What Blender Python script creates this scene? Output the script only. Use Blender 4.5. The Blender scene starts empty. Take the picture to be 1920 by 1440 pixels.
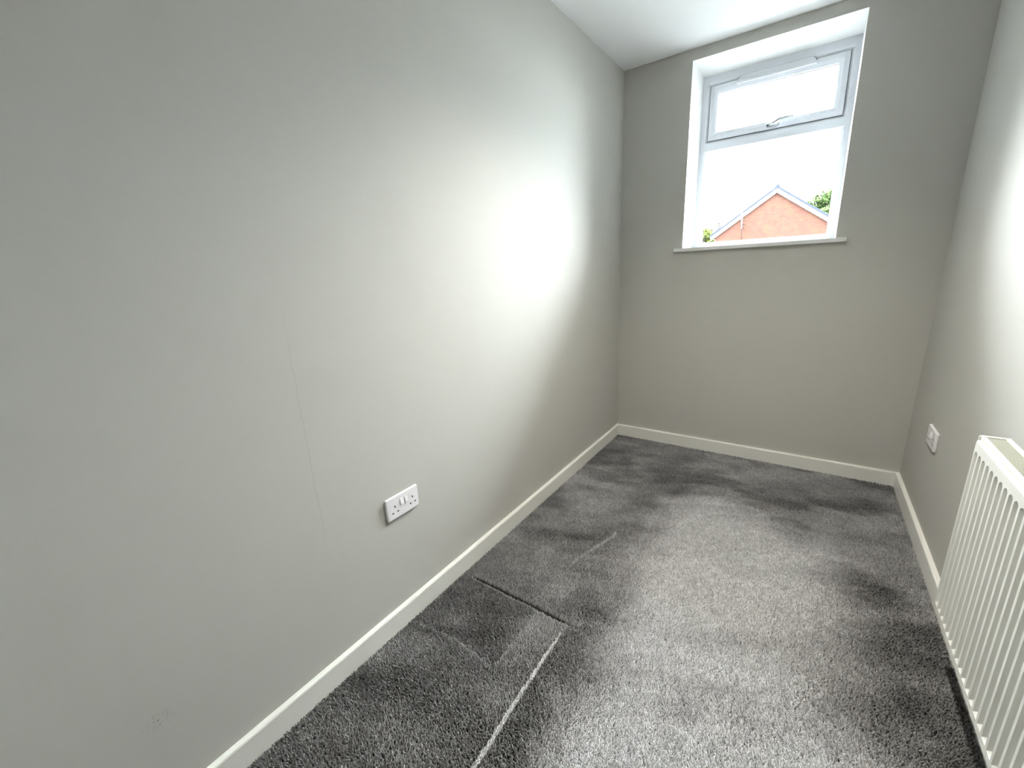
import bpy, bmesh, math, random
import numpy as np
from mathutils import Matrix, Vector

random.seed(7)
rng = np.random.default_rng(11)
scene = bpy.context.scene
COL = scene.collection

# ------------------------------------------------------------------ camera
F_PX = 780.1
CAM = Vector((1.1504, -3.0023, 1.2924))
YAW, PITCH, ROLL = 0.6245, 0.2647, -0.0491
cyaw, syaw, cp, sp = math.cos(YAW), math.sin(YAW), math.cos(PITCH), math.sin(PITCH)
fw = Vector((-syaw * cp, cyaw * cp, -sp))
rt0 = Vector((cyaw, syaw, 0.0))
up0 = rt0.cross(fw)
cr, sr = math.cos(ROLL), math.sin(ROLL)
rt = cr * rt0 + sr * up0
up = -sr * rt0 + cr * up0
cam_data = bpy.data.cameras.new('camera')
cam_data.sensor_fit = 'HORIZONTAL'
cam_data.sensor_width = 36.0
cam_data.lens = F_PX / 1920.0 * 36.0
cam_data.clip_start = 0.02
cam_data.clip_end = 500
cam = bpy.data.objects.new('camera', cam_data)
m = Matrix.Identity(4)
for i in range(3):
    m[i][0], m[i][1], m[i][2], m[i][3] = rt[i], up[i], -fw[i], CAM[i]
cam.matrix_world = m
COL.objects.link(cam)
scene.camera = cam

# ------------------------------------------------------------------ sky (bright overcast) and exposure
SKY_STRENGTH = 125.0            # zenith; a standard overcast sky is a third of that at the horizon
world = bpy.data.worlds.new('overcast_sky')
scene.world = world
world.use_nodes = True
wn, wl = world.node_tree.nodes, world.node_tree.links
bg = wn['Background']
bg.inputs['Color'].default_value = (0.93, 0.985, 1.045, 1)
_tc = wn.new('ShaderNodeTexCoord')
_sp = wn.new('ShaderNodeSeparateXYZ')
wl.new(_tc.outputs['Generated'], _sp.inputs[0])
_mx = wn.new('ShaderNodeMath')
_mx.operation = 'MAXIMUM'
_mx.inputs[1].default_value = 0.0
wl.new(_sp.outputs['Z'], _mx.inputs[0])
_ma = wn.new('ShaderNodeMath')             # CIE overcast: L = Lz (1 + 2 sin h) / 3
_ma.operation = 'MULTIPLY_ADD'
_ma.inputs[1].default_value = SKY_STRENGTH * 2 / 3
_ma.inputs[2].default_value = SKY_STRENGTH / 3
wl.new(_mx.outputs[0], _ma.inputs[0])
wl.new(_ma.outputs[0], bg.inputs['Strength'])

FILL_DOWNLIGHT_W = 135.0             # unseen fill downlight added to brighten the floor and end wall
LANDING_FILL_W = 10.0               # unseen fill lamp added on the landing behind the camera

scene.view_settings.view_transform = 'Standard'
scene.view_settings.look = 'None'
scene.view_settings.gamma = 1.0
scene.view_settings.use_curve_mapping = False
scene.view_settings.exposure = 0.44
scene.cycles.max_bounces = 10
scene.cycles.diffuse_bounces = 4
scene.cycles.transparent_max_bounces = 12
scene.cycles.sample_clamp_indirect = 20.0
scene.cycles.use_adaptive_sampling = True
scene.cycles.adaptive_threshold = 0.02

# ------------------------------------------------------------------ room dimensions (metres)
W, H = 1.676, 2.5015            # width, ceiling height
YN = -3.45                      # near wall
HB, TB = 0.082, 0.018           # skirting
WX0, WX1, WZ0, WZ1 = 0.4212, 1.2229, 1.372, 2.4405   # window opening
RV = 0.30                       # reveal depth to the frame


# ------------------------------------------------------------------ helpers
def mat(name, color, rough=0.6, spec=0.5, noise=None, bump=None, metallic=0.0, sheen=0.0):
    """noise = (scale, amount) colour mottling, bump = (scale, strength, distance)"""
    mt = bpy.data.materials.new(name)
    mt.use_nodes = True
    nt = mt.node_tree
    b = nt.nodes['Principled BSDF']
    b.inputs['Base Color'].default_value = (*color, 1)
    b.inputs['Roughness'].default_value = rough
    b.inputs['Specular IOR Level'].default_value = spec
    b.inputs['Metallic'].default_value = metallic
    if sheen:
        b.inputs['Sheen Weight'].default_value = sheen
    if noise or bump:
        tc = nt.nodes.new('ShaderNodeTexCoord')
    if noise:
        n = nt.nodes.new('ShaderNodeTexNoise')
        n.inputs['Scale'].default_value = noise[0]
        n.inputs['Detail'].default_value = 1.0
        nt.links.new(tc.outputs['Object'], n.inputs['Vector'])
        mx = nt.nodes.new('ShaderNodeMix')
        mx.data_type = 'RGBA'
        a = noise[1]
        mx.inputs['A'].default_value = (*[max(0, c * (1 - a)) for c in color], 1)
        mx.inputs['B'].default_value = (*[min(1, c * (1 + a)) for c in color], 1)
        nt.links.new(n.outputs['Fac'], mx.inputs['Factor'])
        nt.links.new(mx.outputs['Result'], b.inputs['Base Color'])
    if bump:
        n2 = nt.nodes.new('ShaderNodeTexNoise')
        n2.inputs['Scale'].default_value = bump[0]
        n2.inputs['Detail'].default_value = 1.0
        nt.links.new(tc.outputs['Object'], n2.inputs['Vector'])
        bp = nt.nodes.new('ShaderNodeBump')
        bp.inputs['Strength'].default_value = bump[1]
        bp.inputs['Distance'].default_value = bump[2]
        nt.links.new(n2.outputs['Fac'], bp.inputs['Height'])
        nt.links.new(bp.outputs['Normal'], b.inputs['Normal'])
    return mt


def box(bm, x0, x1, y0, y1, z0, z1, mi=0):
    v = [bm.verts.new(p) for p in ((x0, y0, z0), (x1, y0, z0), (x1, y1, z0), (x0, y1, z0),
                                   (x0, y0, z1), (x1, y0, z1), (x1, y1, z1), (x0, y1, z1))]
    for f in ((3, 2, 1, 0), (4, 5, 6, 7), (0, 1, 5, 4), (1, 2, 6, 5), (2, 3, 7, 6), (3, 0, 4, 7)):
        fc = bm.faces.new([v[i] for i in f])
        fc.material_index = mi
    return v


def quad(bm, pts, mi=0):
    f = bm.faces.new([bm.verts.new(p) for p in pts])
    f.material_index = mi
    return f


def prism(bm, poly, axis, a0, a1, mi=0):
    """extrude a 2-D polygon along an axis; poly coords are the other two axes in xyz order"""
    def P(p, a):
        return {0: (a, p[0], p[1]), 1: (p[0], a, p[1]), 2: (p[0], p[1], a)}[axis]
    A = [bm.verts.new(P(p, a0)) for p in poly]
    B = [bm.verts.new(P(p, a1)) for p in poly]
    n = len(poly)
    fs = [bm.faces.new(A[::-1]), bm.faces.new(B)]
    for i in range(n):
        fs.append(bm.faces.new((A[i], A[(i + 1) % n], B[(i + 1) % n], B[i])))
    for f in fs:
        f.material_index = mi
    return A + B


def tube(bm, pts, r, n=10, mi=0):
    """round tube along a polyline; r is a number or a list"""
    pts = [Vector(p) for p in pts]
    rs = r if isinstance(r, (list, tuple)) else [r] * len(pts)
    rings = []
    for i, p in enumerate(pts):
        t = (pts[min(i + 1, len(pts) - 1)] - pts[max(i - 1, 0)]).normalized()
        a = t.cross(Vector((0, 0, 1)))
        if a.length < 1e-4:
            a = t.cross(Vector((1, 0, 0)))
        a.normalize()
        b = t.cross(a)
        rings.append([bm.verts.new(p + rs[i] * (math.cos(k * math.tau / n) * a + math.sin(k * math.tau / n) * b))
                      for k in range(n)])
    for i in range(len(rings) - 1):
        for k in range(n):
            f = bm.faces.new((rings[i][k], rings[i][(k + 1) % n], rings[i + 1][(k + 1) % n], rings[i + 1][k]))
            f.smooth = True
            f.material_index = mi
    for f in (bm.faces.new(rings[0][::-1]), bm.faces.new(rings[-1])):
        f.material_index = mi


def obj(name, bm, mats, parent=None, bevel=0.0, seg=2, smooth=False):
    bmesh.ops.recalc_face_normals(bm, faces=bm.faces[:])
    me = bpy.data.meshes.new(name)
    bm.to_mesh(me)
    bm.free()
    for mm in (mats if isinstance(mats, (list, tuple)) else [mats]):
        me.materials.append(mm)
    if smooth:
        me.polygons.foreach_set('use_smooth', [True] * len(me.polygons))
    o = bpy.data.objects.new(name, me)
    COL.objects.link(o)
    if parent:
        o.parent = parent
        o.matrix_parent_inverse = parent.matrix_basis.inverted()
    if bevel:
        md = o.modifiers.new('bevel', 'BEVEL')
        md.width = bevel
        md.segments = seg
        md.limit_method = 'ANGLE'
        md.angle_limit = math.radians(40)
        md.harden_normals = False
    return o


def thing(name, label, cat, loc=(0, 0, 0), group=None):
    o = bpy.data.objects.new(name, None)
    COL.objects.link(o)
    o.location = loc
    o.empty_display_size = 0.05
    o['label'] = label
    o['category'] = cat
    if group:
        o['group'] = group
    return o


def tag(o, label, cat, group=None):
    o['label'] = label
    o['category'] = cat
    if group:
        o['group'] = group
    return o


def struct(o, label=None):
    o['kind'] = 'structure'
    if label:
        o['label'] = label
    return o


def NB():
    return bmesh.new()


# ------------------------------------------------------------------ materials
WALL_C = (0.56, 0.553, 0.518)


def wall_material(name, marks=False):
    mt = mat(name, WALL_C, rough=0.7, spec=0.12, bump=(160, 0.05, 0.002) if marks else None)
    if not marks:
        return mt
    nt = mt.node_tree
    b = nt.nodes['Principled BSDF']
    tc = nt.nodes.new('ShaderNodeTexCoord')
    sep = nt.nodes.new('ShaderNodeSeparateXYZ')
    nt.links.new(tc.outputs['Object'], sep.inputs[0])

    def M(op, a, bb=None, c=None, clamp=False):
        n = nt.nodes.new('ShaderNodeMath')
        n.operation = op
        n.use_clamp = clamp
        for i, s in enumerate((a, bb, c)):
            if s is None:
                continue
            if isinstance(s, (int, float)):
                n.inputs[i].default_value = s
            else:
                nt.links.new(s, n.inputs[i])
        return n.outputs[0]
    ns = nt.nodes.new('ShaderNodeTexNoise')
    ns.inputs['Scale'].default_value = 9
    ns.inputs['Detail'].default_value = 0.0
    nt.links.new(tc.outputs['Object'], ns.inputs['Vector'])
    wob = M('MULTIPLY', M('SUBTRACT', ns.outputs['Fac'], 0.5), 0.010)
    # hairline plaster joint, vertical, y = -2.439, z 0.44..1.23
    dist = M('ABSOLUTE', M('ADD', M('ADD', sep.outputs['Y'], 2.439), wob))
    line = M('SUBTRACT', 1.0, M('DIVIDE', dist, 0.0016), clamp=True)
    zr = M('MULTIPLY', M('MULTIPLY', M('SUBTRACT', sep.outputs['Z'], 0.42), 8.0, clamp=True),
           M('MULTIPLY', M('SUBTRACT', 1.25, sep.outputs['Z']), 5.0, clamp=True))
    line = M('MULTIPLY', M('MULTIPLY', line, zr), 0.22)
    # scuffed patch low on the wall near y=-2.905 z=0.305
    dy = M('DIVIDE', M('ADD', sep.outputs['Y'], 2.903), 0.036)
    dz = M('DIVIDE', M('SUBTRACT', sep.outputs['Z'], 0.306), 0.030)
    rr = M('SQRT', M('ADD', M('MULTIPLY', dy, dy), M('MULTIPLY', dz, dz)))
    soft = M('SUBTRACT', 1.0, rr, clamp=True)
    n3 = nt.nodes.new('ShaderNodeTexNoise')
    n3.inputs['Scale'].default_value = 170
    n3.inputs['Detail'].default_value = 1.0
    nt.links.new(tc.outputs['Object'], n3.inputs['Vector'])
    sp_ = M('MULTIPLY', M('SUBTRACT', n3.outputs['Fac'], 0.50), 5.0, clamp=True)
    scuff = M('MULTIPLY', M('MULTIPLY', soft, sp_), 0.60)
    # faint dirty rub in a few other places
    n4 = nt.nodes.new('ShaderNodeTexNoise')
    n4.inputs['Scale'].default_value = 3.2
    n4.inputs['Detail'].default_value = 2.0
    nt.links.new(tc.outputs['Object'], n4.inputs['Vector'])
    dirt = M('MULTIPLY', M('MULTIPLY', M('SUBTRACT', n4.outputs['Fac'], 0.56), 4.0, clamp=True), 0.05)
    tot = M('ADD', M('ADD', line, scuff), dirt, clamp=True)
    mx = nt.nodes.new('ShaderNodeMix')
    mx.data_type = 'RGBA'
    mx.inputs['B'].default_value = (0.12, 0.115, 0.10, 1)
    nt.links.new(tot, mx.inputs['Factor'])
    mx.inputs['A'].default_value = (*WALL_C, 1)
    nt.links.new(mx.outputs['Result'], b.inputs['Base Color'])
    return mt


M_WALL = wall_material('grey_wall_paint')
M_WALLM = wall_material('grey_wall_paint_marked', True)
M_CEIL = mat('white_ceiling_paint', (0.91, 0.915, 0.92), 0.8, 0.2)
M_REV = mat('white_reveal_paint', (0.86, 0.87, 0.86), 0.6, 0.3)
M_SKIRT = mat('off_white_gloss_paint', (0.88, 0.88, 0.83), 0.35, 0.5)
M_UPVC = mat('white_upvc', (0.76, 0.785, 0.835), 0.28, 0.5)
M_GASKET = mat('grey_gasket', (0.16, 0.17, 0.18), 0.6)
M_PLASTIC = mat('white_plastic', (0.90, 0.90, 0.92), 0.3, 0.5)
M_DARK = mat('dark_slot', (0.01, 0.01, 0.01), 0.7)
M_CHROME = mat('satin_handle_metal', (0.62, 0.66, 0.68), 0.25, 0.5, metallic=0.8)
M_RAD = mat('white_radiator_enamel', (0.84, 0.84, 0.79), 0.35, 0.5)
M_GRILLE = mat('grille_metal', (0.60, 0.60, 0.52), 0.5, 0.4)
M_DOOR = mat('white_door_paint', (0.82, 0.82, 0.79), 0.4, 0.5)
M_LANDING = mat('landing_carpet', (0.45, 0.44, 0.42), 0.95, 0.1, noise=(40, 0.1))
M_BACKING = mat('carpet_backing', (0.025, 0.025, 0.025), 0.95, 0.1)
M_GRASS = mat('pale_paving', (0.11, 0.115, 0.11), 0.95, 0.1, noise=(0.6, 0.3))
M_SLATE = mat('roof_tile', (0.0110, 0.0123, 0.0151), 0.9, 0.0, noise=(3, 0.2))
M_WHITEP = mat('white_bargeboard', (0.80, 0.80, 0.80), 0.5)
M_PALETILE = mat('pale_roof_tile', (0.0110, 0.0088, 0.0085), 0.9, 0.0, noise=(2.0, 0.25))
M_RENDER = mat('pale_render', (0.6, 0.58, 0.54), 0.9)
M_STEEL = mat('galvanised_steel', (0.55, 0.55, 0.55), 0.4, metallic=0.4)
M_CABLE = mat('dark_cable', (0.012, 0.008, 0.008), 0.9, 0.0)
M_BARK = mat('bark', (0.02, 0.016, 0.012), 0.9, 0.0)


def leaf_mat(name, c):
    mt = mat(name, c, 0.9, 0.0, noise=(1.5, 0.35))
    return mt


M_LEAF_A = leaf_mat('leaf_green', (0.0190, 0.0305, 0.0105))
M_LEAF_B = leaf_mat('leaf_yellow_green', (0.0266, 0.0323, 0.0095))
M_LEAF_C = leaf_mat('leaf_pale', (0.0286, 0.0323, 0.0258))


def brick_material():
    mt = bpy.data.materials.new('red_brick')
    mt.use_nodes = True
    nt = mt.node_tree
    b = nt.nodes['Principled BSDF']
    b.inputs['Roughness'].default_value = 1.0
    b.inputs['Specular IOR Level'].default_value = 0.0
    tc = nt.nodes.new('ShaderNodeTexCoord')
    sep = nt.nodes.new('ShaderNodeSeparateXYZ')
    nt.links.new(tc.outputs['Object'], sep.inputs[0])
    ad = nt.nodes.new('ShaderNodeMath')
    nt.links.new(sep.outputs['X'], ad.inputs[0])
    nt.links.new(sep.outputs['Y'], ad.inputs[1])
    cmb = nt.nodes.new('ShaderNodeCombineXYZ')
    nt.links.new(ad.outputs[0], cmb.inputs['X'])
    nt.links.new(sep.outputs['Z'], cmb.inputs['Y'])
    br = nt.nodes.new('ShaderNodeTexBrick')
    br.inputs['Scale'].default_value = 1.0
    br.inputs['Brick Width'].default_value = 0.225
    br.inputs['Row Height'].default_value = 0.075
    br.inputs['Mortar Size'].default_value = 0.010
    br.inputs['Color1'].default_value = (0.0210, 0.0086, 0.0066, 1)
    br.inputs['Color2'].default_value = (0.0246, 0.0120, 0.0083, 1)
    br.inputs['Mortar'].default_value = (0.0255, 0.0165, 0.0142, 1)
    nt.links.new(cmb.outputs[0], br.inputs['Vector'])
    ns = nt.nodes.new('ShaderNodeTexNoise')
    ns.inputs['Scale'].default_value = 2.6
    ns.inputs['Detail'].default_value = 5
    nt.links.new(tc.outputs['Object'], ns.inputs['Vector'])
    rp = nt.nodes.new('ShaderNodeValToRGB')
    rp.color_ramp.elements[0].position = 0.45
    rp.color_ramp.elements[0].color = (0, 0, 0, 1)
    rp.color_ramp.elements[1].position = 0.75
    rp.color_ramp.elements[1].color = (0.7, 0.7, 0.7, 1)
    nt.links.new(ns.outputs['Fac'], rp.inputs[0])
    mx = nt.nodes.new('ShaderNodeMix')
    mx.data_type = 'RGBA'
    mx.inputs['B'].default_value = (0.0255, 0.0158, 0.0097, 1)
    nt.links.new(rp.outputs[0], mx.inputs['Factor'])
    nt.links.new(br.outputs['Color'], mx.inputs['A'])
    nt.links.new(mx.outputs['Result'], b.inputs['Base Color'])
    return mt


M_BRICK = brick_material()


def glass_material():
    mt = bpy.data.materials.new('window_glass')
    mt.use_nodes = True
    nt = mt.node_tree
    for n in list(nt.nodes):
        nt.nodes.remove(n)
    out = nt.nodes.new('ShaderNodeOutputMaterial')
    tr = nt.nodes.new('ShaderNodeBsdfTransparent')
    tr.inputs['Color'].default_value = (0.97, 0.985, 0.98, 1)
    gl = nt.nodes.new('ShaderNodeBsdfGlossy')
    gl.inputs['Roughness'].default_value = 0.0
    fr = nt.nodes.new('ShaderNodeFresnel')
    fr.inputs['IOR'].default_value = 1.45
    mx = nt.nodes.new('ShaderNodeMixShader')
    nt.links.new(fr.outputs[0], mx.inputs[0])
    nt.links.new(tr.outputs[0], mx.inputs[1])
    nt.links.new(gl.outputs[0], mx.inputs[2])
    nt.links.new(mx.outputs[0], out.inputs[0])
    return mt


M_GLASS = glass_material()

# ------------------------------------------------------------------ room shell
T = 0.15
bm = NB()
box(bm, -T, 0, YN - T, 0.0, -0.3, H + T)
wall_left = struct(obj('wall_left', bm, M_WALLM), 'plain grey painted wall on the left of the room')
bm = NB()
box(bm, W, W + T, YN - T, 0.0, -0.3, H + T)
wall_right = struct(obj('wall_right', bm, M_WALL), 'grey painted wall behind the radiator')
bm = NB()
# near wall, behind the camera, with a doorway
DX0, DX1, DZ = 0.78, 1.56, 2.02
box(bm, -T, DX0, YN - T, YN, -0.3, H + T)
box(bm, DX1, W + T, YN - T, YN, -0.3, H + T)
box(bm, DX0, DX1, YN - T, YN, DZ, H + T)
wall_near = struct(obj('wall_near', bm, M_WALL), 'grey painted wall with the doorway')
# landing beyond the open doorway
LY = YN - T
bm = NB()
box(bm, -2.4, 2.6, LY - 1.5, LY - 1.4, -0.3, H + T)
box(bm, -2.5, -2.4, LY - 1.5, LY, -0.3, H + T)
box(bm, 2.6, 2.7, LY - 1.5, LY, -0.3, H + T)
box(bm, -2.5, -T, LY, LY + .1, -0.3, H + T)
box(bm, W + T, 2.7, LY, LY + .1, -0.3, H + T)
struct(obj('wall_landing', bm, M_CEIL), 'white walls of the landing outside the door')
bm = NB()
box(bm, -2.5, 2.7, LY - 1.5, LY + .1, H, H + T)
struct(obj('ceiling_landing', bm, M_CEIL), 'white ceiling of the landing')
bm = NB()
box(bm, -2.5, 2.7, LY - 1.5, LY + .1, -.3, -.011)
struct(obj('floor_landing', bm, M_LANDING), 'pale carpeted floor of the landing')
bm = NB()
for x0_, x1_ in ((DX0 - .07, DX0), (DX1, DX1 + .07)):
    box(bm, x0_, x1_, YN, YN + .018, -.011, DZ + .07)
box(bm, DX0, DX1, YN, YN + .018, DZ, DZ + .07)
struct(obj('trim_1', bm, M_DOOR), 'white architrave round the doorway')
# far wall with the window opening; white painted reveals
bm = NB()
TF = 0.40
X0, X1, Z0, Z1 = -T, W + T, -0.3, H + T
quad(bm, [(X0, 0, Z0), (WX0, 0, Z0), (WX0, 0, Z1), (X0, 0, Z1)])
quad(bm, [(WX1, 0, Z0), (X1, 0, Z0), (X1, 0, Z1), (WX1, 0, Z1)])
quad(bm, [(WX0, 0, Z0), (WX1, 0, Z0), (WX1, 0, WZ0), (WX0, 0, WZ0)])
quad(bm, [(WX0, 0, WZ1), (WX1, 0, WZ1), (WX1, 0, Z1), (WX0, 0, Z1)])
quad(bm, [(X0, TF, Z0), (WX0, TF, Z0), (WX0, TF, Z1), (X0, TF, Z1)])
quad(bm, [(WX1, TF, Z0), (X1, TF, Z0), (X1, TF, Z1), (WX1, TF, Z1)])
quad(bm, [(WX0, TF, Z0), (WX1, TF, Z0), (WX1, TF, WZ0), (WX0, TF, WZ0)])
quad(bm, [(WX0, TF, WZ1), (WX1, TF, WZ1), (WX1, TF, Z1), (WX0, TF, Z1)])
for p in ([(X0, 0, Z0), (X0, TF, Z0), (X0, TF, Z1), (X0, 0, Z1)], [(X1, 0, Z0), (X1, TF, Z0), (X1, TF, Z1), (X1, 0, Z1)],
          [(X0, 0, Z1), (X1, 0, Z1), (X1, TF, Z1), (X0, TF, Z1)], [(X0, 0, Z0), (X1, 0, Z0), (X1, TF, Z0), (X0, TF, Z0)]):
    quad(bm, p)
quad(bm, [(WX0, 0, WZ0), (WX0, TF, WZ0), (WX0, TF, WZ1), (WX0, 0, WZ1)], 1)
quad(bm, [(WX1, 0, WZ0), (WX1, TF, WZ0), (WX1, TF, WZ1), (WX1, 0, WZ1)], 1)
quad(bm, [(WX0, 0, WZ1), (WX1, 0, WZ1), (WX1, TF, WZ1), (WX0, TF, WZ1)], 1)
quad(bm, [(WX0, 0, WZ0), (WX1, 0, WZ0), (WX1, TF, WZ0), (WX0, TF, WZ0)], 1)
bmesh.ops.remove_doubles(bm, verts=bm.verts[:], dist=1e-5)
wall_far = struct(obj('wall_far', bm, [M_WALL, M_REV]), 'grey painted end wall with the window and its white reveal')
bm = NB()
box(bm, -T, W + T, YN - T, TF, H, H + T)
ceiling = struct(obj('ceiling', bm, M_CEIL), 'flat white ceiling')
bm = NB()
box(bm, -T, W + T, YN - T, TF, -0.3, -0.011)
floor = struct(obj('floor', bm, M_BACKING), 'floor under the fitted grey carpet')

# skirting boards with a softly rounded top edge


def skirting(name, axis, a0, a1, wall, side, label):
    bm = NB()
    prof = [(0, -0.011), (TB, -0.011), (TB, HB - 0.006), (TB - 0.0018, HB - 0.0018), (TB - 0.006, HB), (0, HB)]
    poly = [(wall + side * p[0], p[1]) for p in prof]
    prism(bm, poly, axis, a0, a1)
    return struct(obj(name, bm, M_SKIRT), label)


skirting('baseboard_left', 1, YN, 0.0, 0.0, 1, 'long white skirting board along the plain left wall')
skirting('baseboard_right', 1, YN, 0.0, W, -1, 'white skirting board running behind the radiator')
skirting('baseboard_far', 0, TB, W - TB, 0.0, -1, 'white skirting board under the window')

# ------------------------------------------------------------------ carpet pile


def vnoise(x, y, scale, seed):
    """smooth value noise in 0..1"""
    r = np.random.default_rng(seed)
    g = r.random((256, 256))
    u, v = x * scale + 100.3, y * scale + 100.7
    i, j = np.floor(u).astype(int), np.floor(v).astype(int)
    fu, fv = u - i, v - j
    fu, fv = fu * fu * (3 - 2 * fu), fv * fv * (3 - 2 * fv)
    a, b, c, d = g[i % 256, j % 256], g[(i + 1) % 256, j % 256], g[i % 256, (j + 1) % 256], g[(i + 1) % 256, (j + 1) % 256]
    return (a * (1 - fu) + b * fu) * (1 - fv) + (c * (1 - fu) + d * fu) * fv


def sstep(a, b, x):
    t = np.clip((x - a) / (b - a), 0, 1)
    return t * t * (3 - 2 * t)


def fbm(x, y, s, seed, n=4):
    t, a, tot = 0, 1.0, 0
    for k in range(n):
        t = t + a * vnoise(x, y, s * 2 ** k, seed + k)
        tot += a
        a *= 0.55
    return t / tot


def lay_and_light(x, y):
    """0 = pile brushed towards the door, 1 = brushed towards the window (trodden middle of the room, its colour also painting in window light)"""
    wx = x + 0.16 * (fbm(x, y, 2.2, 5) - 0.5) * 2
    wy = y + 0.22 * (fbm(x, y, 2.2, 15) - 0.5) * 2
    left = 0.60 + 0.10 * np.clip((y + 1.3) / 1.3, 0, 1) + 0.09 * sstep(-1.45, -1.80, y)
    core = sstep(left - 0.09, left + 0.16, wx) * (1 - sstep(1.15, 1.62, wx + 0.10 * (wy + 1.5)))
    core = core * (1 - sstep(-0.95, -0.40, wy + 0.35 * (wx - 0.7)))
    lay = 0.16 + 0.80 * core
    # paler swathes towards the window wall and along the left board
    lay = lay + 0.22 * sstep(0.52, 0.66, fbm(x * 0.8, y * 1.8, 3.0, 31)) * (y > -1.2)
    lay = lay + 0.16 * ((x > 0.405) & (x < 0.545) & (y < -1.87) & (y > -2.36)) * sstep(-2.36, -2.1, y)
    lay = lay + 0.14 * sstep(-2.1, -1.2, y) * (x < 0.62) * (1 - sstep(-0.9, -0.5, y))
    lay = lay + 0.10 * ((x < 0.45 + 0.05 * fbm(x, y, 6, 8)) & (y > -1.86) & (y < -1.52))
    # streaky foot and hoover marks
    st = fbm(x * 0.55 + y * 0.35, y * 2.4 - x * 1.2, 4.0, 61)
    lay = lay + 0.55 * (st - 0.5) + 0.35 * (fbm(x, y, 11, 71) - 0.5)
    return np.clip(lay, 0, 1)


def make_carpet():
    sp_ = 0.0045
    xs = np.arange(TB + 0.002, W - TB - 0.001, sp_)
    ys = np.arange(-3.0, -TB - 0.001, sp_)
    X, Y = np.meshgrid(xs, ys)
    X = X.ravel() + rng.uniform(-0.45, 0.45, X.size) * sp_
    Y = Y.ravel() + rng.uniform(-0.45, 0.45, Y.size) * sp_
    n = X.size
    lay = lay_and_light(X, Y)
    # marks pressed into the pile
    gx = np.clip((X - 0.055) / 0.525, 0, 1)
    gy = -1.860 - 0.005 * gx + 0.004 * (vnoise(X, Y * 0, 14, 91) - 0.5)
    in_g = (X > 0.060) & (X < 0.580)
    dg = Y - gy                                  # + = towards the window
    hw = 0.0068 * np.clip(np.minimum((X - 0.05) / 0.06, (0.590 - X) / 0.10), 0.25, 1)
    groove = in_g & (np.abs(dg) < hw)
    near_lip = in_g & (dg < 0) & (dg > -0.016)
    far_lip = in_g & (dg > 0) & (dg < 0.020)
    sx = 0.541 + 0.004 * (vnoise(Y, X * 0, 9, 92) - 0.5) + 0.004 * np.sin(Y * 7)
    streak = (Y < -1.93) & (np.abs(X - sx) < 0.0035 * sstep(-1.90, -2.15, Y) + 0.0022 + 0.002 * (vnoise(X * 0, Y, 40, 93) - 0.5))
    s2x = np.interp(Y, [-1.80, -1.53, -1.277], [0.380, 0.404, 0.481])
    streak2 = (Y > -1.56) & (Y < -1.24) & (np.abs(X - s2x) < 0.007) & (rng.random(n) < 0.75)
    streak2b = (Y > -1.80) & (Y < -1.56) & (np.abs(X - s2x) < 0.004)
    a1y = -2.176 + 0.022 * np.sin((X - 0.05) / 0.36 * math.pi)
    arc = (X > 0.055) & (X < 0.41) & (np.abs(Y - a1y) < 0.0035)
    a2y = -2.455 - 0.25 * (X - 0.21)
    arc2 = (X > 0.20) & (X < 0.42) & (np.abs(Y - a2y) < 0.003)
    l3 = (Y < -1.88) & (Y > -2.15) & (np.abs(X - 0.412) < 0.003)
    # lean of every tuft
    ang = math.pi / 2 + 0.5 * (fbm(X, Y, 5, 41) - 0.5) * 2 + rng.normal(0, 0.55, n)   # +y = towards the window
    mag = (lay * 1.7 - 0.55) * 0.0105
    lx = np.cos(ang) * mag + rng.normal(0, 0.0026, n)
    ly = np.sin(ang) * mag + rng.normal(0, 0.0026, n)
    h = 0.0100 + 0.0022 * rng.random(n) - 0.0016 * lay
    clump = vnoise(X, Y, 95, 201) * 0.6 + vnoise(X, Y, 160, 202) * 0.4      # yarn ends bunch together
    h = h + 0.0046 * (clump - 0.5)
    bright = np.clip(lay * (0.55 + 0.9 * clump), 0, 1.2)  # paints the window-lit middle lighter, gaps between clumps darker
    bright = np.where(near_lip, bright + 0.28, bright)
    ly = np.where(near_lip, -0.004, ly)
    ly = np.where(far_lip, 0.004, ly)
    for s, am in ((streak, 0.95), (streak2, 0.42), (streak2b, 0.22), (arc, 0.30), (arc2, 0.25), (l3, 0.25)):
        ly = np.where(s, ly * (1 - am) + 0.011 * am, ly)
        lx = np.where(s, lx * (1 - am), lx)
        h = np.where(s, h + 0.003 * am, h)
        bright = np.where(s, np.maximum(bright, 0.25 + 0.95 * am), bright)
    keep = ~groove
    X, Y, lx, ly, h, bright = X[keep], Y[keep], lx[keep], ly[keep], h[keep], bright[keep]
    n = X.size
    th = rng.random(n) * math.tau
    V = np.empty((n, 6, 3), np.float32)
    for k in range(3):
        ca, sa = np.cos(th + k * math.tau / 3), np.sin(th + k * math.tau / 3)
        V[:, k, 0] = X + 0.0026 * ca
        V[:, k, 1] = Y + 0.0026 * sa
        V[:, k, 2] = -0.0110
        V[:, k + 3, 0] = np.clip(X + lx + 0.0019 * ca, TB + 0.0004, W - TB - 0.0004)
        V[:, k + 3, 1] = np.minimum(Y + ly + 0.0019 * sa, -TB - 0.0004)
        V[:, k + 3, 2] = -0.0105 + h + rng.uniform(-.0009, .0009, n)
    base = (np.arange(n) * 6)[:, None]
    tri = [(3, 4, 5)]
    for k in range(3):
        q = (k + 1) % 3
        tri += [(k, q, q + 3), (k, q + 3, k + 3)]
    NT = len(tri)
    F = np.concatenate([base + np.array([t]) for t in tri], 1).reshape(-1)
    nf = n * NT
    me = bpy.data.meshes.new('carpet_pile')
    me.vertices.add(n * 6)
    me.vertices.foreach_set('co', V.ravel())
    me.loops.add(nf * 3)
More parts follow.
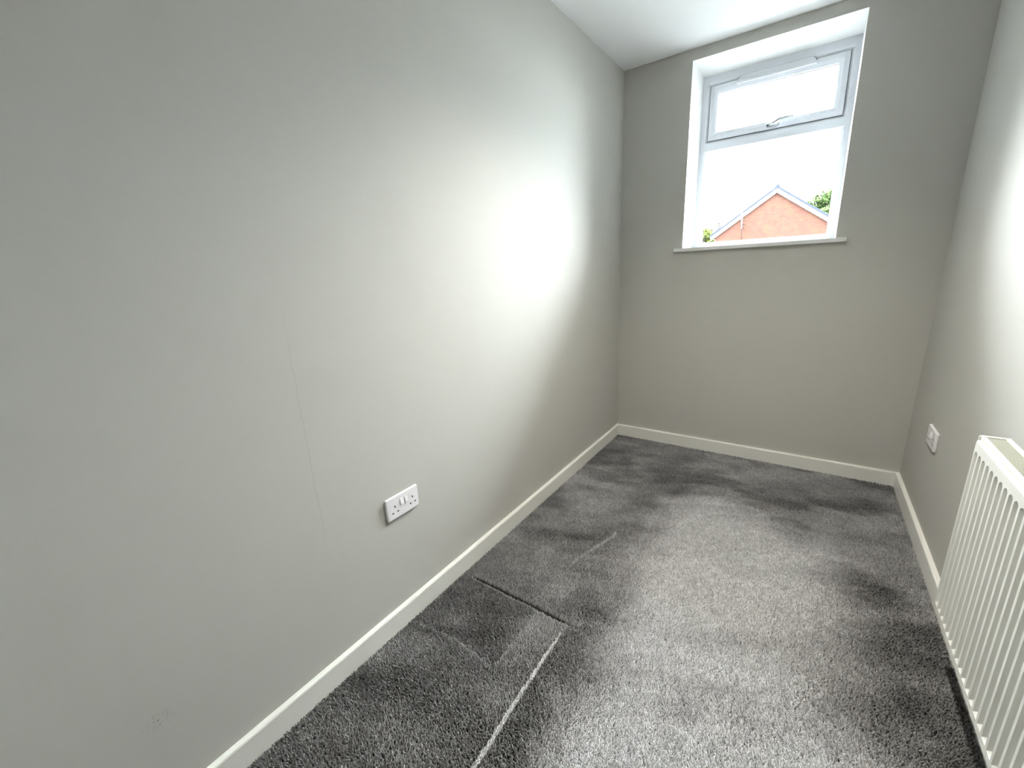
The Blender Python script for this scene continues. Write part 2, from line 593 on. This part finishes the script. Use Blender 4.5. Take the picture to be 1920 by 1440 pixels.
    me.loops.foreach_set('vertex_index', F.astype(np.int32))
    me.polygons.add(nf)
    me.polygons.foreach_set('loop_start', np.arange(0, nf * 3, 3, dtype=np.int32))
    # yarn colour: a heathered mix of charcoal and silver grey yarns, trodden middle also paints in window light and sheen
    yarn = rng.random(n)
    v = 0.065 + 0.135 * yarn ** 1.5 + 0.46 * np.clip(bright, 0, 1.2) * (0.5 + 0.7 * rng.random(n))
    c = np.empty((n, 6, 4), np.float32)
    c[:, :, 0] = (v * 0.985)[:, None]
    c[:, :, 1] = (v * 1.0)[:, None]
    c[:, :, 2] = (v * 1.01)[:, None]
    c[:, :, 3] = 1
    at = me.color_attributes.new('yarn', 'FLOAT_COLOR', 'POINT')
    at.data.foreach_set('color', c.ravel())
    me.update()
    me.validate()
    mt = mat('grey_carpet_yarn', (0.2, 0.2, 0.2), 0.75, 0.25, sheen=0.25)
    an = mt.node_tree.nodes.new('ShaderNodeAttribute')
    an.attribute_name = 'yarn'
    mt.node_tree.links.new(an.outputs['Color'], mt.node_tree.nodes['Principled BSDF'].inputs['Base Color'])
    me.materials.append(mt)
    o = bpy.data.objects.new('carpet_pile', me)
    COL.objects.link(o)
    o.parent = floor
    o['kind'] = 'stuff'
    o['label'] = 'mottled grey cut pile carpet with brushed marks'
    return o


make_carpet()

# ------------------------------------------------------------------ window
win = bpy.data.objects.new('window_1', None)
COL.objects.link(win)
win.location = (0.5 * (WX0 + WX1), RV, WZ0)
win['kind'] = 'structure'
win['label'] = 'white framed window with a top-hung opener'


def ring(bm, rect, prof, mi=0):
    """loft a rectangular ring; rect = x0,x1,z0,z1; prof = list of (inset or (l,r,b,t), y)"""
    loops = []
    for ins, y in prof:
        l, r, b, t = ins if isinstance(ins, tuple) else (ins,) * 4
        x0, x1, z0, z1 = rect[0] + l, rect[1] - r, rect[2] + b, rect[3] - t
        loops.append([bm.verts.new(p) for p in ((x0, y, z0), (x1, y, z0), (x1, y, z1), (x0, y, z1))])
    for a, b in zip(loops[:-1], loops[1:]):
        for k in range(4):
            f = bm.faces.new((a[k], a[(k + 1) % 4], b[(k + 1) % 4], b[k]))
            f.material_index = mi


ZT = 2.028                                        # welded line of the transom
UP = (WX0, WX1, ZT, WZ1)
LO = (WX0, WX1, WZ0, ZT)
bm = NB()
# frame: flat face, ovolo edge, rebate
ring(bm, UP, [(0.0, RV + 0.07), (0.0, RV), ((.030, .026, .018, .042), RV), ((.034, .030, .021, .046), RV + .002),
              ((.044, .040, .031, .057), RV + .014), ((.046, .0425, .033, .059), RV + .018), ((.046, .0425, .033, .059), RV + .07)])
ring(bm, LO, [(0.0, RV + 0.07), (0.0, RV), ((.028, .026, .022, .024), RV), ((.031, .029, .025, .027), RV + .002),
              ((.043, .041, .049, .037), RV + .014), ((.0435, .0415, .050, .0385), RV + .026), ((.0435, .0415, .050, .0385), RV + .07)])
obj('window_frame', bm, M_UPVC, win)
# opener sash, set just behind the frame's room face
S = (WX0 + .0475, WX1 - .044, ZT + .0345, WZ1 - .0605)
bm = NB()
ring(bm, S, [(0.0, RV + .06), (0.0, RV + .006), (.002, RV + .004), (.026, RV + .004), (.029, RV + .006),
             (.0455, RV + .017), (.048, RV + .028), (.048, RV + .06)])
sash = obj('opener_sash', bm, M_UPVC, win)
bm = NB()
ring(bm, (S[0] - .0016, S[1] + .0016, S[2] - .0016, S[3] + .0016), [(0, RV + .03), (0, RV + .0105), (.0016, RV + .0105), (.0016, RV + .03)])
obj('gasket', bm, M_GASKET, sash)
bm = NB()
ring(bm, (S[0] + .0475, S[1] - .0475, S[2] + .0475, S[3] - .0475), [(0, RV + .0272), (.0022, RV + .0275), (.0022, RV + .034)])
obj('glazing_gasket', bm, M_GASKET, sash)
bm = NB()
ring(bm, (WX0 + .043, WX1 - .041, WZ0 + .0495, ZT - .038), [(0, RV + .0255), (.0022, RV + .0258), (.0022, RV + .034)])
obj('glazing_gasket', bm, M_GASKET, win)
bm = NB()
box(bm, S[0] + .04, S[1] - .04, RV + .031, RV + .035, S[2] + .04, S[3] - .04)
obj('upper_pane', bm, M_GLASS, win)
bm = NB()
box(bm, WX0 + .036, WX1 - .034, RV + .031, RV + .035, WZ0 + .042, ZT - .031)
obj('lower_pane', bm, M_GLASS, win)
# trickle vent along the head of the opener
VX0, VX1 = 0.628, 1.018
VT, VB = 2.394, 2.358
bm = NB()
poly = [(VX0 - .006, VB), (VX1 + .006, VB), (VX1 + .004, VB + .018), (VX1 - .012, VT), (VX0 + .012, VT), (VX0 - .004, VB + .018)]
prism(bm, poly, 1, RV - .010, RV + .006)
vent = obj('trickle_vent', bm, M_UPVC, win, bevel=.003, seg=2)
bm = NB()
box(bm, VX0 - .008, VX1 + .008, RV - .017, RV - .006, VB - .006, VB + .005)
obj('vent_flap', bm, M_UPVC, vent, bevel=.003, seg=2)
bm = NB()
box(bm, 0.5 * (VX0 + VX1) - .011, 0.5 * (VX0 + VX1) + .011, RV - .020, RV - .009, VB + .001, VB + .009)
obj('vent_tab', bm, M_UPVC, vent, bevel=.002)
bm = NB()
poly = [(VX0 - .009, VB + .016), (VX1 + .009, VB + .016), (VX1 + .007, VB + .020), (VX1 - .011, VT + .0025), (VX0 + .011, VT + .0025), (VX0 - .007, VB + .020)]
prism(bm, poly, 1, RV - .001, RV + .004)
obj('vent_seal', bm, M_GASKET, vent)
# espagnolette handle
hx, hz, hy = 0.838, 2.084, RV + .004
bm = NB()
n = 24
prism(bm, [(hx + (0.024 if math.cos(a) > 0 else -0.024) + .0115 * math.cos(a), hz - .001 + .0115 * math.sin(a))
           for a in [k * math.tau / n + .13 for k in range(n)]], 1, hy - .013, hy)
handle = obj('handle', bm, M_CHROME, win, bevel=.003)
bm = NB()
tube(bm, [(hx - .006, hy - .010, hz), (hx - .006, hy - .034, hz)], .0095, 16)
tube(bm, [(hx - .012, hy - .032, hz - .002), (hx + .006, hy - .034, hz + .002), (hx + .024, hy - .040, hz + .010), (hx + .038, hy - .044, hz + .016),
          (hx + .058, hy - .044, hz + .017), (hx + .100, hy - .042, hz + .018), (hx + .108, hy - .042, hz + .018)],
     [.0095, .0098, .0085, .0075, .0072, .0066, .004], 14)
obj('lever', bm, M_CHROME, handle)
bm = NB()
tube(bm, [(hx - .026, hy - .0125, hz - .001), (hx - .026, hy - .0138, hz - .001)], .0045, 14)
obj('lock_button', bm, M_DARK, handle)
# sill board
bm = NB()
box(bm, 0.372, 1.272, -0.026, 0.0, 1.3615, 1.3835)
box(bm, WX0 + .0005, WX1 - .0005, -0.001, RV + .03, 1.3725, 1.3835)
sill = obj('window_sill', bm, M_REV, win, bevel=.0025)

# ------------------------------------------------------------------ double sockets


def make_socket(name, label, wall_x, sgn, y0, z0):
    """sgn=+1: faces +x (left wall), -1 faces -x. y0 = lower-y edge"""
    root = thing(name, label, 'socket', (wall_x, y0 + .073, z0 + .043), 'double wall sockets')
    WD, HT, TH = .146, .086, .0115

    def px(d):
        return wall_x + sgn * d

    def pb(bm, s0, s1, t0, t1, d0, d1, mi=0):
        a, b = sorted((px(d0), px(d1)))
        if sgn > 0:
            ya, yb = y0 + s0, y0 + s1
        else:
            ya, yb = y0 + WD - s1, y0 + WD - s0
        return box(bm, a, b, ya, yb, z0 + t0, z0 + t1, mi)
    bm = NB()
    pb(bm, 0, WD, 0, HT, 0.0, TH)
    obj('face_plate', bm, M_PLASTIC, root, bevel=.0032, seg=3)
    for c in (.0355, .1175):
        for (s, t, w, h) in ((c, .0485, .0044, .0082), (c - .0112, .0255, .0072, .0044), (c + .0112, .0255, .0072, .0044)):
            bm = NB()
            pb(bm, s - w / 2, s + w / 2, t - h / 2, t + h / 2, TH - .004, TH + .00015)
            obj('pin_slot', bm, M_DARK, root)
    for s in (.0665, .0865):
        bm = NB()
        # rocker: wedge tilted, lower end standing proud
        pts = [(s - .0065, .046, TH + .0062), (s + .0065, .046, TH + .0062), (s + .0065, .0685, TH + .0010), (s - .0065, .0685, TH + .0010)]
        lo = [(s - .0065, .046, TH - .003), (s + .0065, .046, TH - .003), (s + .0065, .0685, TH - .003), (s - .0065, .0685, TH - .003)]

        def wp(q):
            yy = y0 + q[0] if sgn > 0 else y0 + WD - q[0]
            return (px(q[2]), yy, z0 + q[1])
        A = [bm.verts.new(wp(q)) for q in pts]
        B = [bm.verts.new(wp(q)) for q in lo]
        bm.faces.new(A)
        bm.faces.new(B[::-1])
        for k in range(4):
            bm.faces.new((A[k], A[(k + 1) % 4], B[(k + 1) % 4], B[k]))
        obj('rocker_switch', bm, M_PLASTIC, root, bevel=.0008)
    for s in (.0107, .1355):
        bm = NB()
        yy = y0 + s if sgn > 0 else y0 + WD - s
        tube(bm, [(px(TH - .002), yy, z0 + .040), (px(TH + .0006), yy, z0 + .040)], .0034, 14)
        obj('screw_cap', bm, M_PLASTIC, root)
    return root


make_socket('wall_socket', 'white double socket low on the plain left wall', 0.0, 1, -2.2135, 0.4468)
make_socket('wall_socket', 'white double socket on the wall between radiator and window wall', W, -1, -0.575, 0.434)

# ------------------------------------------------------------------ fill lamp added on the landing (out of sight, round the corner)
lamp = thing('added_landing_fill_lamp', 'added round fill lamp on the landing outside the door', 'lamp', (-1.3, LY - .75, H))
bm = NB()
tube(bm, [(-1.3, LY - .75, H), (-1.3, LY - .75, H - .03)], .17, 28)
obj('fill_lamp_base', bm, M_PLASTIC, lamp)
ld = bpy.data.lights.new('landing_fill_light', 'AREA')
ld.shape = 'DISK'
ld.size = 0.30
ld.energy = LANDING_FILL_W
ld.color = (1.0, 0.95, 0.86)
lo_ = bpy.data.objects.new('landing_fill_light', ld)
lo_.location = (0, 0, -.034)
lo_.parent = lamp
COL.objects.link(lo_)

# fill downlight added in the bedroom ceiling, unseen above the frame's top edge
dl = thing('added_fill_downlight', 'added round fill downlight in the white ceiling, out of view', 'lamp', (0.95, -1.45, H))
bm = NB()
for ra, rb, za, zb in ((.034, .050, H - .003, H), ):
    nn = 32
    A = [bm.verts.new((.95 + ra * math.cos(k * math.tau / nn), -1.45 + ra * math.sin(k * math.tau / nn), za)) for k in range(nn)]
    B = [bm.verts.new((.95 + rb * math.cos(k * math.tau / nn), -1.45 + rb * math.sin(k * math.tau / nn), za)) for k in range(nn)]
    C_ = [bm.verts.new((.95 + rb * math.cos(k * math.tau / nn), -1.45 + rb * math.sin(k * math.tau / nn), zb)) for k in range(nn)]
    for k in range(nn):
        q = (k + 1) % nn
        bm.faces.new((A[k], A[q], B[q], B[k]))
        bm.faces.new((B[k], B[q], C_[q], C_[k]))
obj('fill_downlight_bezel', bm, M_CHROME, dl)
sd = bpy.data.lights.new('fill_downlight_spot', 'SPOT')
sd.energy = FILL_DOWNLIGHT_W
sd.spot_size = math.radians(125)
sd.spot_blend = 1.0
sd.shadow_soft_size = 0.04
sd.color = (1.0, 0.93, 0.82)
so = bpy.data.objects.new('fill_downlight_spot', sd)
so.location = (0, 0, -.006)
so.parent = dl
COL.objects.link(so)

# ------------------------------------------------------------------ radiator
RX = W - 0.100                    # front crest plane
RBK = W - 0.036                   # back of the top grille
RY1, RL = -1.378, 1.0             # far end, length
RY0 = RY1 - RL
RZ0, RZ1 = 0.2125, 0.788
rad = thing('radiator', 'white ribbed panel radiator with top grille on the right wall', 'radiator', (W, RY1 - RL / 2, RZ0))
PITCH_R = 0.0333


def panel(name, xs, sign, mtl, par):
    """pressed sheet with vertical flutes; xs = crest plane, sign=+1 valleys go towards +x"""
    ys = []
    nr = int(RL / PITCH_R)
    off = 0.003
    cell = [0, .14, .18, .22, .26, .30, .36, .43, .50, .57, .64, .70, .74, .78, .82, .86, 1.0]
    for k in range(nr):
        for c in cell[:-1]:
            ys.append(RY1 - off - (k + c) * PITCH_R)
    ys = [RY1] + ys + [RY0]
    zs = [RZ0, RZ0 + .002, .2300, .2310, .2330, .2360, .2390, .2415, .2425, .2440, .30, .45, .60, .7200] + [.7245 + .00125 * q for q in range(18)] + [.760, .7690]

    def dep(y, z):
        t = ((RY1 - off - y) / PITCH_R)
        if t < 0 or t > nr:
            return 0
        u = t - math.floor(t)
        # valley centred on u=.5: crest .0-.2, slope .2-.42, floor .42-.58, slope .58-.8, crest
        d = max(0.0, min(1.0, (0.36 - abs(u - .5)) / .22))
        # rounded top end, ramped bottom end
        e = (abs(u - .5) / .36)
        top = .7455 - .008 * min(1, e * e)
        tm = max(0.0, min(1.0, (top - z) / .009))
        bmk = max(0.0, min(1.0, (z - .2305) / .0120))
        return .0110 * min(d, tm, bmk)
    bm = NB()
    V = [[bm.verts.new((xs + sign * dep(y, z), y, z)) for z in zs] for y in ys]
    for i in range(len(ys) - 1):
        for j in range(len(zs) - 1):
            bm.faces.new((V[i][j], V[i + 1][j], V[i + 1][j + 1], V[i][j + 1]))
    # rolled bottom hem and sheet return, so the sheet has thickness
    hem = [bm.verts.new((xs + sign * .010, y, RZ0)) for y in ys]
    for i in range(len(ys) - 1):
        bm.faces.new((V[i][0], hem[i], hem[i + 1], V[i + 1][0]))
    # rolled top shoulder
    prev = [V[i][-1] for i in range(len(ys))]
    for dx, z in ((.001, .7715), (.0035, .7745), (.010, .7765), (.016, .7765)):
        cur = [bm.verts.new((xs + sign * dx, y, z)) for y in ys]
        for i in range(len(ys) - 1):
            f = bm.faces.new((prev[i], prev[i + 1], cur[i + 1], cur[i]))
            f.smooth = True
        prev = cur
    return obj(name, bm, mtl, par)


panel('front_panel', RX, 1, M_RAD, rad)
bm = NB()
box(bm, RBK - .004, RBK, RY0 + .01, RY1 - .01, RZ0 + .004, .772)
obj('rear_panel', bm, M_RAD, rad)
bm = NB()      # convector fins between the panels
k = RY0 + .03
while k < RY1 - .03:
    box(bm, RX + .016, RBK - .006, k, k + .0012, RZ0 + .05, .745)
    k += .0222
fins = obj('convector_fins', bm, M_RAD, rad)
fins['kind'] = 'stuff'
# end covers
for ya, yb in ((RY1 - .001, RY1 + .0055), (RY0 - .0055, RY0 + .001)):
    bm = NB()
    box(bm, RX + .003, RBK, ya, yb, RZ0 + .012, RZ1 - .001)
    obj('end_cover', bm, M_RAD, rad, bevel=.002)
# top grille: two long rails, end bar and cross slats
bm = NB()
box(bm, RX + .006, RX + .0155, RY0, RY1 + .004, .7745, RZ1)
gr = obj('grille_rail', bm, M_RAD, rad, bevel=.0022)
bm = NB()
box(bm, RBK - .0115, RBK, RY0, RY1 + .004, .7745, RZ1)
obj('grille_rail', bm, M_RAD, rad, bevel=.0022)
bm = NB()
box(bm, RX + .006, RBK, RY1 - .0045, RY1 + .0055, .7745, RZ1 + .0008)
obj('grille_end_bar', bm, M_RAD, rad, bevel=.002)
bm = NB()
k = RY1 - .009
while k > RY0 + .004:
    prism(bm, [(k, .776), (k - .0042, .776), (k - .0036, .7858), (k - .0006, .7858)], 0, RX + .013, RBK - .010)
    k -= .0078
gs = obj('grille_slats', bm, M_GRILLE, rad)
gs['kind'] = 'stuff'
# brackets that carry it on the wall, tappings and valve tail
for yy in (RY1 - .16, RY0 + .16):
    for zz in (.66, .25):
        bm = NB()
        box(bm, RBK - .002, W, yy - .02, yy + .02, zz, zz + .08)
        obj('wall_bracket', bm, M_RAD, rad)

# ------------------------------------------------------------------ outside: lawn, houses, trees, aerial
GZ = -2.85
bm = NB()
quad(bm, [(-90, TF + .3, GZ), (90, TF + .3, GZ), (90, 140, GZ), (-90, 140, GZ)])
struct(obj('ground', bm, M_GRASS), 'pale paved ground outside the window')

GY = 30.0
GX = -1.345                       # centre of the gable
AP = 5.30                         # brick apex
TAN = 0.715
HWID = 3.37
EZ = AP - TAN * HWID
DEP = 8.5
house = thing('gable_house', 'red brick gable-ended house seen through the lower window pane', 'house', (GX, GY, GZ))
bm = NB()
prism(bm, [(GX - HWID, GZ), (GX + HWID, GZ), (GX + HWID, EZ), (GX, AP), (GX - HWID, EZ)], 1, GY, GY + DEP)
obj('brick_wall', bm, M_BRICK, house)
for s in (-1, 1):
    ext = HWID + 0.26
    # white bargeboard
    bm = NB()
    def ln(x, dz):
        return (GX + s * x, AP - TAN * x + dz)
    prism(bm, [ln(0, -.03), ln(ext, -.03), ln(ext, .20), ln(0, .20)], 1, GY - .16, GY - .12)
    obj('bargeboard', bm, M_WHITEP, house)
    bm = NB()
    prism(bm, [ln(0, .14), ln(ext + .05, .14), ln(ext + .05, .19), ln(0, .19)], 1, GY - .14, GY + .02)
    obj('soffit', bm, M_WHITEP, house)
    bm = NB()
    prism(bm, [ln(0, .19), ln(ext + .08, .19), ln(ext + .08, .37), ln(0, .37)], 1, GY - .20, GY + DEP + .2)
    obj('roof_slope', bm, M_SLATE, house)
bm = NB()
tube(bm, [(GX, GY - .21, AP + .33), (GX, GY + DEP + .21, AP + .33)], .12, 12)
obj('ridge_tiles', bm, M_SLATE, house)
bm = NB()
box(bm, GX + 1.28, GX + 1.46, GY - .19, GY + .1, AP - TAN * 1.37 + .30, AP - TAN * 1.37 + .47)
obj('roof_vent', bm, M_WHITEP, house, bevel=.02)

# television aerial bracketed to the gable
ax = 1.15 + (-2.10 - 1.15) * 1.32
az = lambda z: 1.2924 + (z - 1.2924) * 1.32
bm = NB()
tube(bm, [(ax + .03, GY - .32, az(2.82)), (ax - .05, GY - .32, az(3.62))], .026, 8)
aer = obj('aerial_mast', bm, M_WHITEP, house)
aer['label'] = 'thin white television aerial mast'
bm = NB()
tube(bm, [(ax + .09, GY - .05, az(1.2)), (ax + .05, GY - .05, az(2.2)), (ax + .03, GY - .30, az(2.85))], .022, 6)
obj('aerial_cable', bm, M_CABLE, house)
for z0_, z1_ in ((2.84, 2.87), (3.02, 3.04)):
    bm = NB()
    box(bm, ax - .01, ax + .07, GY - .34, GY, az(z0_), az(z1_))
    obj('mast_bracket', bm, M_CABLE, aer)
for zz, ll in ((3.155, .24), (2.957, .22)):
    bm = NB()
    tube(bm, [(ax + .02, GY - .34, az(zz)), (ax + .02 + ll, GY - .34, az(zz) - .01)], .020, 6)
    obj('aerial_element', bm, M_CABLE, aer)

# a paler house far behind on the left and a low roof behind on the right


def far_house(name, label, x0, x1, y0, y1, ze, zr):
    t = thing(name, label, 'house', ((x0 + x1) / 2, y0, GZ))
    bm = NB()
    box(bm, x0 + .3, x1 - .3, y0 + .3, y1 - .3, GZ, ze)
    obj('house_wall', bm, M_RENDER, t)
    yc = (y0 + y1) / 2
    bm = NB()
    prism(bm, [(y0, ze - .05), (yc, zr), (y1, ze - .05), (y1, ze - .2), (y0, ze - .2)], 0, x0, x1)
    r = obj('roof', bm, M_PALETILE, t)
    return t


far_house('far_house', 'pale house roof just showing left of the brick gable', -14.5, -5.4, 46, 55, 2.4, 4.95)
far_house('far_house', 'pale roof edge beneath the tree right of the brick gable', 1.0, 10.5, 44, 52, 3.2, 5.0)


def tree(name, label, x, y, top, crown_r, crown_h, leafm, nleaf, ls, seed, sparse=False):
    r = random.Random(seed)
    t = thing(name, label, 'tree', (x, y, GZ), 'trees outside the window')
    bm = NB()
    tube(bm, [(x, y, GZ), (x + .1, y, (GZ + top) / 2), (x - .05, y + .1, top - crown_h * .4)], [.22, .15, .05], 8)
    for k in range(9):
        a = r.random() * math.tau
        z0 = top - crown_h * (0.95 - 0.07 * k)
        rr = crown_r * (.5 + .4 * r.random())
        tube(bm, [(x, y, z0), (x + rr * .5 * math.cos(a), y + rr * .5 * math.sin(a), z0 + crown_h * .12),
                  (x + rr * math.cos(a), y + rr * math.sin(a), z0 + crown_h * .22)], [.06, .035, .012], 5)
    obj('trunk', bm, M_BARK, t)
    # lobes of leaves
    lobes = []
    for k in range(26):
        a = r.random() * math.tau
        q = (r.random() * 2 - 1)
        w = math.sqrt(max(0, 1 - q * q))
        lobes.append((x + crown_r * .68 * w * math.cos(a), y + crown_r * .68 * w * math.sin(a), top - crown_h / 2 + q * crown_h * .36,
                      crown_r * (.22 + .16 * r.random())))
    vs, fs = [], []
    for k in range(nleaf):
        L = lobes[r.randrange(len(lobes))]
        d = Vector((r.gauss(0, 1), r.gauss(0, 1), r.gauss(0, 1))).normalized() * L[3] * (r.random() ** .33) * (1.25 if sparse else 1)
        c = Vector(L[:3]) + d
        u = Vector((r.gauss(0, 1), r.gauss(0, 1), r.gauss(0, 1))).normalized()
        v = u.orthogonal().normalized()
        s = ls * (.6 + .8 * r.random())
        i = len(vs)
        vs += [c - u * s, c - v * s * .45 + u * s * .1, c + u * s, c + v * s * .45 + u * s * .1]
        fs.append((i, i + 1, i + 2, i + 3))
    me = bpy.data.meshes.new('foliage')
    me.from_pydata([tuple(q) for q in vs], [], fs)
    me.materials.append(leafm)
    o = bpy.data.objects.new('foliage', me)
    COL.objects.link(o)
    o.parent = t
    o.matrix_parent_inverse = t.matrix_basis.inverted()
    o['kind'] = 'stuff'
    return t


tree('leafy_tree', 'green leafy tree rising behind the right roof slope', 1.55, 41.0, 6.35, 1.75, 3.0, M_LEAF_A, 5200, .13, 3)
tree('leafy_tree', 'yellow-green tree at the lower left edge of the window', -6.85, 36.0, 4.35, 1.15, 4.4, M_LEAF_B, 4600, .12, 5)
tree('leafy_tree', 'thin sparse pale tree behind the left roof slope', -6.6, 42.0, 6.0, 1.9, 3.4, M_LEAF_C, 620, .11, 9, True)
